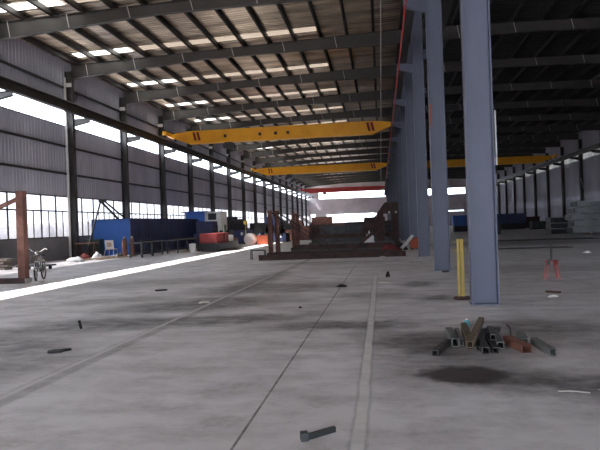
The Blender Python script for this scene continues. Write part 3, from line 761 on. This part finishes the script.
# ------------------------------------------------------------------ racks and stacked steel in the middle
def rack(posts, label, zt, brace_dx, loc):
    t = T('pipe_rack', label, 'rack', loc)
    for (x, y) in posts:
        MB().hbeam((x, y, .25), (x, y, zt), .2, .2, .012, .016, (1, 0, 0)).build('post', 'rust', t)
        MB().obox((x + .1, y, zt - .12), (x + brace_dx, y, .27), .06, .06).build('brace', 'rust_dark', t)
    for (x, y) in posts: MB().hbeam((x - .2, y, .125), (x + 6.1, y, .125), .25, .2, .012, .02).build('base_beam', 'rust_dark', t)
    return t
rack([(-5.33, 28.65), (-5.12, 29.45)], 'nearer rusty rack of two posts with slanted braces', 2.3, 2.9, (-5.2, 29, 0))
rack([(-5.02, 34.4), (-5.16, 37.0)], 'farther rusty rack of two posts with slanted braces', 2.28, 3.0, (-5.1, 35.7, 0))
one(MB().hbeam((-5.55, 26.75, .12), (1.05, 27.1, .12), .24, .24, .014, .024), 'steel_beam', 'rust_dark', 'long rusty beam on the floor in front of the racks, nearest the camera', 'steel beam', (-2, 27.3, 0), 'beams laid in front of the racks')
one(MB().hbeam((-4.9, 27.6, .1), (1.0, 27.9, .1), .2, .22, .014, .024), 'steel_beam', 'rust', 'long rusty beam on the floor in front of the racks, just behind the nearest', 'steel beam', (-2, 28, 0), 'beams laid in front of the racks')
t = T('pipe_stand', 'low grey pipe stand left of the nearer rack posts', 'stand', (-5.6, 28, 0))
for y in (27.8, 28.1):
    MB().path([(-6.15, y, 0), (-6.15, y, .42), (-5.5, y, .42), (-5.5, y, 0)], .025).build('frame', 'mill_steel', t)
for x in (-6.1, -5.55): MB().tube((x, 27.8, .4), (x, 28.1, .4), .02).build('cross_bar', 'mill_steel', t)
n = 0
WHERE = ['front row', 'second row', 'third row', 'fourth row', 'back row']
rows = [(30.6, -4.4, .55, .26, .2, 2, 1.1), (33.0, -3.9, .5, .26, .2, 2, 1.0), (39.2, -4.3, .9, .3, .26, 3, 1.0), (46, -4.6, .9, .36, .3, 4, 1.1), (55.5, -3.4, 1.0, .42, .34, 4, 1.2)]
for r, (y, xa, xb, h, fw, lay, dy) in enumerate(rows):
    for l in range(lay):
        for q in range(2):
            yy = y + q * dy * .55 + .03 * l; z = h * l
            s = random.uniform(-.12, .12); e = random.uniform(-.3, .3)
            mm = ('mill_steel', 'mill_steel', 'rust_dark', 'mill_steel')[(r * 3 + l * 2 + q) % 4]
            lab = 'dark steel beam in the %s of the stacked steel, %s layer from the floor, %s' % (WHERE[r], ORD[l + 1], 'camera side' if q == 0 else 'far side')
            one(MB().hbeam((xa + e, yy, z + h / 2), (xb + e, yy + s * .3, z + h / 2), h - .004, fw, .014, .024), 'steel_beam', mm, lab, 'steel beam', (xa, yy, z), 'stacked steel beams in the middle')
one(MB().obox((-1.6, 30.0, .08), (-.5, 30.7, .98), .16, .12), 'steel_plank', 'rust_dark', 'rusty flat steel leaning up across the front of the stacked beams', 'steel plank', (-3, 30, 0))
one(MB().hexa([(-.95, 31.6, 0), (-.35, 31.6, 0), (-.35, 32.1, 0), (-.95, 32.1, 0), (-.9, 31.65, .5), (-.4, 31.65, .5), (-.4, 32.05, .5), (-.9, 32.05, .5)]), 'steel_block', 'black', 'black block under the white cloth bundle in the stacked steel', 'block', (-.65, 31.85, 0))
blob((-.65, 31.85, .5), (.27, .22, .4), 6.3, 'white_cloth', 'cloth_bundle', 'white crumpled cloth bundle in front of the stacked beams', 'cloth', amp=.6)
blob((.4, 29.05, .0), (.5, .22, .42), 9.4, 'red_tarp', 'tarpaulin_heap', 'dark red tarpaulin heap right of the white cloth bundle', 'tarpaulin')
t = T('hydraulic_press', 'tall rusty frame with two pale caps left of the middle columns', 'press', (.2, 36.3, 0))
for x in (-.05, .82): MB().hbeam((x, 36.3, .1), (x, 36.3, 2.05), .42, .34, .03, .04, (1, 0, 0)).build('post', 'rust_dark', t)
MB().hexa([(-.25, 36.05, 2.05), (1.05, 36.05, 2.05), (1.05, 36.55, 2.05), (-.25, 36.55, 2.05), (.25, 36.05, 2.72), (1.05, 36.05, 2.72), (1.05, 36.55, 2.72), (.25, 36.55, 2.72)]).build('top_beam', 'rust_dark', t)
MB().box(-.3, 1.08, 35.95, 36.65, 0, .1).build('base', 'rust_dark', t)
for x in (.5, .9): MB().lathe([(.03, -.05), (.07, -.03), (.07, .02), (.03, .03)], (x, 36.02, 2.12), 12, 'y').build('cap', 'white_paint', t)
t = T('plate_stand', 'brown steel plates standing upright behind the stacked beams', 'plates', (-.9, 44.6, 0))
for q in range(3): MB().hexa([(-1.6, 43.6 + q * .2, .02), (.3, 43.6 + q * .2, .02), (.3, 43.66 + q * .2, .02), (-1.6, 43.66 + q * .2, .02), (-1.2 + q * .1, 43.75 + q * .2, 1.95 - q * .1), (.3, 43.75 + q * .2, 1.95), (.3, 43.81 + q * .2, 1.95), (-1.2 + q * .1, 43.81 + q * .2, 1.95 - q * .1)]).build('plate', 'rust_dark', t)

# orange crate, white pipe
t = T('metal_crate', 'orange steel crate standing by the middle columns beside a leaning white pipe', 'crate', (1.95, 33.2, 0))
MB().box(1.55, 2.32, 32.85, 33.5, .05, .12).build('floor_plate', 'rust_orange', t)
for a in ((1.55, 2.32, 32.85, 32.89), (1.55, 2.32, 33.46, 33.5), (1.55, 1.59, 32.89, 33.46), (2.28, 2.32, 32.89, 33.46)):
    MB().box(a[0], a[1], a[2], a[3], .12, .66).build('side_panel', 'orange', t)
MB().box(1.52, 2.35, 32.82, 32.86, .6, .68).build('rim', 'rust_orange', t)
for x in (1.62, 2.25): MB().box(x - .05, x + .05, 32.9, 33.45, 0, .05).build('foot', 'black', t)
one(MB().hollow((.98, 32.2, .075), (1.66, 32.62, .78), .13, .13, .012), 'pipe', 'white_paint', 'white square pipe leaning on the orange crate', 'pipe', (1, 32.2, 0))
blob((1.0, 33.0, 0), (.36, .3, .36), 11.3, 'black', 'rubble_heap', 'dark rubbish heap left of the orange crate behind the white pipe', 'heap')

# ------------------------------------------------------------------ foreground pile of steel offcuts
P = 'steel offcuts on the floor before the near column'
def off(a, b, w, h, m, label, roll=0, t=.008, name='steel_offcut'):
    return one(MB().hollow(a, b, w, h, t, roll=roll), name, m, label, 'offcut', (a[0], a[1], min(a[2], b[2]) - h / 2), P)
off((.56, 6.98, .037), (.78, 7.62, .037), .07, .07, 'tube_steel', 'dark square tube at the far left of the offcut pile')
off((.85, 7.5, .05), (.86, 8.3, .05), .09, .1, 'tube_grey', 'stubby grey-green tube behind the dark left tube of the pile')
off((.93, 7.56, .045), (.96, 8.3, .045), .05, .09, 'tube_grey', 'narrow grey tube between the grey-green stub and the olive tube')
off((1.0, 7.31, .06), (1.09, 8.55, .06), .085, .12, 'tube_olive', 'olive-tan tube with brown end in the centre of the pile')
off((.93, 6.85, .157), (1.32, 8.5, .165), .07, .07, 'tube_olive', 'brown-rusted tube lying slantwise on top of the pile')
off((1.078, 7.28, .026), (1.121, 7.9, .026), .05, .05, 'tube_steel', 'small dark tube under the slanted rusty tube, open end forward')
off((1.135, 7.06, .042), (1.22, 8.2, .042), .08, .08, 'tube_steel', 'dark square tube on the right of the pile, longest forward')
off((1.25, 7.1, .037), (1.32, 8.05, .037), .07, .07, 'tube_steel', 'dark square tube second from the right of the pile')
off((1.355, 7.36, .042), (1.43, 8.2, .042), .08, .08, 'tube_grey', 'grey square tube at the right edge of the pile')
off((1.29, 7.45, .12), (1.35, 8.05, .12), .07, .07, 'tube_steel', 'dark tube resting on the two right tubes of the pile')
off((1.26, 8.35, .032), (1.55, 8.5, .032), .06, .06, 'tube_steel', 'short dark tube lying across the back of the pile')
off((1.6, 7.14, .045), (1.5, 7.72, .045), .11, .09, 'rust_orange', 'orange-rusted tube lying apart right of the pile', name='steel_offcut')
off((1.66, 7.52, .045), (1.72, 8.02, .045), .1, .09, 'tube_grey', 'short grey stub behind the orange-rusted tube')
one(MB().path([(1.63, 8.12, .01), (1.62, 8.14, .12), (1.58, 8.16, .15)], .008, 6), 'wire_piece', 'black', 'bent black wire beside the short grey stub', 'wire', (1.63, 8.12, 0))
off((1.83, 6.94, .045), (1.79, 7.6, .045), .07, .09, 'tube_grey', 'grey tube lying alone at the right end of the offcuts')
t = T('bottle', 'shiny cyan bottle standing behind the offcut pile', 'bottle', (1.17, 8.85, 0))
MB().lathe([(.035, 0), (.045, .02), (.045, .06), (.03, .09), (.016, .105)], (1.17, 8.85, 0), 16).build('body', 'cyan', t, smooth=True)
MB().lathe([(.02, .105), (.02, .125), (.01, .13)], (1.17, 8.85, 0), 12).build('cap', 'white_paint', t)

# L-shaped bar in the foreground and small litter
t = T('bent_bar', 'dark steel bar with a hooked end lying in the foreground', 'steel bar', (-.5, 4.33, 0))
MB().obox((-.585, 4.28, .022), (-.395, 4.46, .022), .03, .04).build('bar', 'mill_steel', t)
MB().hollow((-.625, 4.27, .03), (-.575, 4.285, .03), .06, .06, .012).build('hook', 'mill_steel', t)
sole = MB(); pr = []
for i in range(25):
    a = 2 * PI * i / 24; L = .15 * math.cos(a); Wd = .085 * math.sin(a) * (1.15 if math.cos(a) < 0 else .8 + .25 * math.cos(2 * a))
    pr.append((L, Wd))
d = V((.2, .17, 0)).normalized(); s_ = V((-d.y, d.x, 0)); c0 = V((-4.24, 7.38, 0))
sole.grid([[tuple(c0 + d * (l * k) + s_ * (w_ * k) + V((0, 0, z))) for l, w_ in pr] for k, z in ((1, 0), (1.02, .012), (.98, .024), (.5, .026), (.02, .026))])
one(sole, 'shoe_sole', 'black', 'flat black shoe sole lying on the concrete at lower left', 'shoe sole', (-4.24, 7.38, 0))
def bar(a, b, w_, h, m, name, label, cat): return one(MB().obox(a, b, w_, h), name, m, label, cat, a)
bar((-4.84, 9.1, 0), (-4.89, 9.13, .13), .035, .025, 'black', 'steel_stick', 'black stick lying above the shoe sole on the left floor', 'stick')
bar((-5.72, 14.55, .02), (-5.45, 14.68, .02), .06, .04, 'black', 'rubber_scrap', 'small dark scrap on the floor below the sun stripe', 'scrap')
blob((-3.72, 12.15, 0), (.12, .1, .03), 13.1, 'paper', 'paper_scrap', 'white crumpled scrap on the left dark floor patch', 'paper')
blob((-1.0, 14.75, 0), (.14, .09, .05), 14.6, 'black', 'cloth_scrap', 'dark lump lying on the floor joint', 'scrap')
blob((.02, 15.5, 0), (.15, .08, .025), 15.9, 'paper', 'paper_scrap', 'white paper scrap near the end of the pale strip', 'paper')
blob((.14, 17.1, 0), (.06, .06, .14), 16.4, 'black', 'metal_scrap', 'dark upright scrap beyond the white paper scrap', 'scrap')
blob((-1.55, 11.1, 0), (.03, .03, .03), 17.4, 'black', 'pebble', 'tiny dark stone left of the floor joint', 'stone')
blob((-.52, 15.6, 0), (.1, .06, .015), 18.3, 'paper', 'paper_scrap', 'white flake left of the pale strip end', 'paper')
blob((.0, 26.7, 0), (.14, .08, .05), 18.9, 'paper', 'paper_scrap', 'white scrap on the floor before the red tarpaulin heap', 'paper')
bar((3.28, 12.8, .02), (3.52, 12.62, .02), .05, .035, 'rust_dark', 'steel_stick', 'brown flat stick on the floor in front of the red pipe stand', 'stick')
blob((3.23, 12.1, 0), (.1, .06, .04), 20.2, 'paper', 'paper_scrap', 'pale yellowish scrap in front of the brown stick', 'paper')
blob((8.3, 25.9, 0), (.16, .1, .08), 21.7, 'paper', 'paper_scrap', 'white scrap on the right floor beyond the red pipe stand', 'paper')
blob((15.0, 46.5, 0), (.16, .1, .1), 22.7, 'paper', 'paper_scrap', 'white scrap at the foot of the grey girder stack', 'paper')
bar((1.75, 18.2, .02), (1.95, 18.25, .02), .05, .04, 'rust_dark', 'metal_scrap', 'brown scrap at the foot of the second middle column', 'scrap')
for i, (x0, y0, x1, y1) in enumerate(((1.5, 5.55, 1.75, 5.5), (1.85, 5.6, 2.0, 5.64))):
    one(MB().path([(x0, y0, .004), ((x0 + x1) / 2, (y0 + y1) / 2 + .02, .006), (x1, y1, .004)], .004, 5), 'wire_piece', 'paper', 'thin pale wire on the dark smear right of the oil pool, %s one' % ('left' if i == 0 else 'right'), 'wire', (x0, y0, 0), 'pale wires on the floor')

# ------------------------------------------------------------------ beside the near column
t = T('stanchion', 'yellow double-post stanchion standing left of the big near column', 'post', (1.52, 11.95, 0))
MB().lathe([(.17, 0), (.18, .02), (.16, .045), (.05, .055)], (1.52, 12.0, 0), 20).build('base', 'rust_dark', t)
for x, hw in ((1.468, .02), (1.535, .03)): MB().box(x - hw, x + hw, 11.96, 12.04, .05, 1.17).build('post', 'safety_yellow', t)
for z in (.96, 1.12): MB().tube((1.36, 12.0, z), (1.6, 12.0, z), .009, 6).build('hook_bar', 'safety_yellow', t)
t = T('valve_stand', 'faded red four-legged stand with upright pipe on the right floor', 'stand', (4.13, 15.5, 0))
for sx in (-1, 1):
    for sy in (-1, 1):
        MB().tube((4.13 + sx * .09, 15.5 + sy * .09, .44), (4.13 + sx * .15, 15.5 + sy * .15, 0), .022, 8).build('leg', 'pink_red', t)
MB().box(4.0, 4.26, 15.37, 15.63, .42, .46).build('plate', 'pink_red', t)
MB().tube((4.13, 15.5, .46), (4.13, 15.5, .9), .022, 8).build('pipe', 'mill_steel', t)
MB().lathe([(.03, -.06), (.055, -.03), (.055, .03), (.03, .06)], (4.2, 15.36, .42), 14, 'y').build('valve_wheel', 'red', t)
MB().box(4.01, 4.07, 15.36, 15.4, .36, .5).build('clamp', 'mill_steel', t)

# ------------------------------------------------------------------ right aisle
one(MB().box(5.7, 9.2, 30.6, 31.5, 0, .03), 'steel_plate', 'mill_steel', 'long dark steel plate on the right floor, nearer of two', 'plate', (7, 31, 0), 'dark plates on the right floor')
one(MB().box(6.6, 14.0, 41.0, 43.2, 0, .03), 'steel_plate', 'mill_steel', 'long dark steel plate on the right floor, farther of two', 'plate', (9, 42, 0), 'dark plates on the right floor')
for i in range(5):
    z = .2 + i * .5; dx = (0, .12, -.1, .2, .35)[i]
    t = T('box_girder', 'grey steel box girder by the right wall, %s from the bottom of its stack' % ORD[i + 1], 'girder', (17.5 + dx, 49.6, z), 'stacked grey girders on the right')
    MB().box(14.75 + dx, 24.2, 49.0, 50.6, z, z + .44).build('body', 'grey_girder', t)
    for zz in (z, z + .4): MB().box(14.7 + dx, 24.2, 48.93, 49.0, zz, zz + .05).build('flange', 'grey_girder', t)
    MB().box(14.71 + dx, 14.75 + dx, 49.02, 50.58, z + .03, z + .41).build('end_plate', 'mill_steel', t)
    for x in (15.4, 17.2): MB().box(x + dx, x + .06 + dx, 48.95, 49.0, z + .05, z + .4).build('stiffener', 'grey_girder', t)
    if i < 4:
        for x in (16.0, 22.5): one(MB().box(x, x + .15, 49.1, 50.5, z + .45, z + .5), 'timber_spacer', 'wood', 'timber spacer between the grey girders, %s from the floor, %s' % (ORD[i + 2], 'left' if x < 20 else 'right'), 'spacer', (x, 49.8, z + .45), 'spacers in the girder stack')
for x in (16.0, 22.5):
    one(MB().box(x, x + .2, 49.1, 50.5, 0, .2), 'timber_spacer', 'wood', 'timber spacer under the lowest grey girder, %s' % ('left' if x < 20 else 'right'), 'spacer', (x, 49.8, 0), 'spacers in the girder stack')
for i in range(3):
    z = .0 + i * .5
    t = T('box_girder', 'darker grey short girder left of the tall grey stack, %s from the floor' % ORD[i + 1], 'girder', (15.4, 55.5, z), 'short girders behind the grey stack')
    MB().box(14.6, 18.5, 54.5, 56.2, z, z + .46).build('body', 'mill_steel', t)
    MB().box(14.55, 18.5, 54.44, 54.5, z + .4, z + .47).build('flange', 'grey_girder', t)
def skip(x, y, w, h0, h1, label, m='blue'):
    t = T('waste_skip', label, 'skip', (x, y, 0))
    zt = h1
    MB().hexa([(x - w / 2 + .15, y - .9, h0), (x + w / 2 - .15, y - .9, h0), (x + w / 2 - .15, y + .9, h0), (x - w / 2 + .15, y + .9, h0), (x - w / 2, y - 1, zt), (x + w / 2, y - 1, zt), (x + w / 2, y + 1, zt), (x - w / 2, y + 1, zt)]).build('body', m, t)
    MB().box(x - w / 2 - .04, x + w / 2 + .04, y - 1.06, y - 1.0, zt - .1, zt).build('rim', m, t)
    for q in range(3):
        xx = x - w / 2 + .4 + q * (w - .8) / 2; MB().obox((xx, y - .93, h0 + .02), (xx, y - 1.03, zt - .1), .08, .06).build('rib', 'navy', t)
    MB().box(x - w / 2 + .2, x + w / 2 - .2, y - .8, y + .8, 0, h0).build('under_frame', 'black', t)
skip(10.6, 78, 3.4, .75, 2.05, 'bright blue skip seen between the two nearest middle columns')
skip(17.1, 84, 4.2, .8, 2.1, 'dull blue skip right of the big near column', 'navy')
for i, (x, y, w, h, m, lab) in enumerate(((10.0, 60, 2.6, 1.0, 'mill_steel', 'dark low machine in front of the bright blue skip'), (19.6, 78, 2.2, 1.0, 'mill_steel', 'dark low pallet box along the right wall, beside the dull blue skip'),
        (21.0, 70, 3.0, 1.1, 'black', 'black low box along the right wall, between skip and girders'), (20.5, 63.5, 4.0, .9, 'mill_steel', 'dark low box next to the short girders'), (21.2, 90, 2.4, 1.6, 'rust_dark', 'dark rusty box far along the right wall'))):
    t = T('pallet_box', lab, 'box', (x, y, 0))
    MB().box(x - w / 2, x + w / 2, y - .8, y + .8, .14, h).build('body', m, t)
    for yy in (-.6, .6): MB().box(x - w / 2, x + w / 2, y + yy - .1, y + yy + .1, 0, .14).build('runner', 'black', t)
    MB().box(x - w / 2 - .03, x + w / 2 + .03, y - .84, y - .8, h - .12, h).build('rim', m, t)
for i, (x0, x1, lab) in enumerate(((23.4, 24.5, 'thin pale rod leaning on the right wall, slanting right'), (24.9, 24.0, 'thin pale rod leaning on the right wall, slanting left'))):
    one(MB().tube((x0, 73.5 + i * .6, .05), (x1, 75.2 + i, 6.0), .04, 8), 'steel_rod', 'pale_steel', lab, 'rod', (x0, 73.5, 0), 'rods leaning on the right wall')

# ------------------------------------------------------------------ outside the left windows
pts = []
for i in range(60):
    y = -10 + i * 3.2; row = []
    for j, (dx, f) in enumerate(((0, 0), (.6, .5), (1.6, .85), (3.2, 1), (6, .9), (9, 0))):
        h = 2.5 + 1.1 * noise.noise(V((y * .13, 3.1, 0))) + .35 * noise.noise(V((y * .5, j * .7, 5)))
        row.append((-26.5 - dx + .4 * noise.noise(V((y * .3, j, 1))), y, -.1 + h * f))
    pts.append(row)
one(MB().grid(pts), 'covered_mound', 'tarp', 'pale sheeted mound outside beyond the left windows', 'mound', (-30, 80, -.1), None, True)
#CLUTTER_END

# ------------------------------------------------------------------ light, sky, camera
w = bpy.data.worlds.new('sky'); S.world = w; w.use_nodes = True
bg = w.node_tree.nodes['Background']; bg.inputs[0].default_value = (.87, .935, 1.05, 1); bg.inputs[1].default_value = 5.0
sun = bpy.data.lights.new('sun', 'SUN'); sun.energy = 22; sun.angle = math.radians(.6); sun.color = (1, .96, .9)
so = bpy.data.objects.new('sun', sun); COL.objects.link(so); so.location = (-40, 40, 45)
d = V((1.05, .05, -1.0)).normalized(); so.rotation_euler = d.to_track_quat('-Z', 'Y').to_euler()

F = 600.; psi = math.atan(81 / F); ro = math.radians(2.0)
fwd = V((-math.sin(psi), math.cos(psi), 0)); r0 = V((math.cos(psi), math.sin(psi), 0)); u0 = V((0, 0, 1))
cx = math.cos(ro) * r0 - math.sin(ro) * u0; cy = math.sin(ro) * r0 + math.cos(ro) * u0
cam = bpy.data.cameras.new('camera'); co = bpy.data.objects.new('camera', cam); COL.objects.link(co)
cam.sensor_width = 36; cam.lens = 36 * F / 600; cam.clip_end = 600
Rm = Matrix((cx, cy, -fwd)).transposed().to_4x4(); co.matrix_world = Matrix.Translation((0, 0, 1.55)) @ Rm
S.camera = co
S.view_settings.view_transform = 'Standard'; S.view_settings.look = 'None'; S.view_settings.gamma = 1
S.view_settings.use_curve_mapping = False; S.view_settings.exposure = 0.9
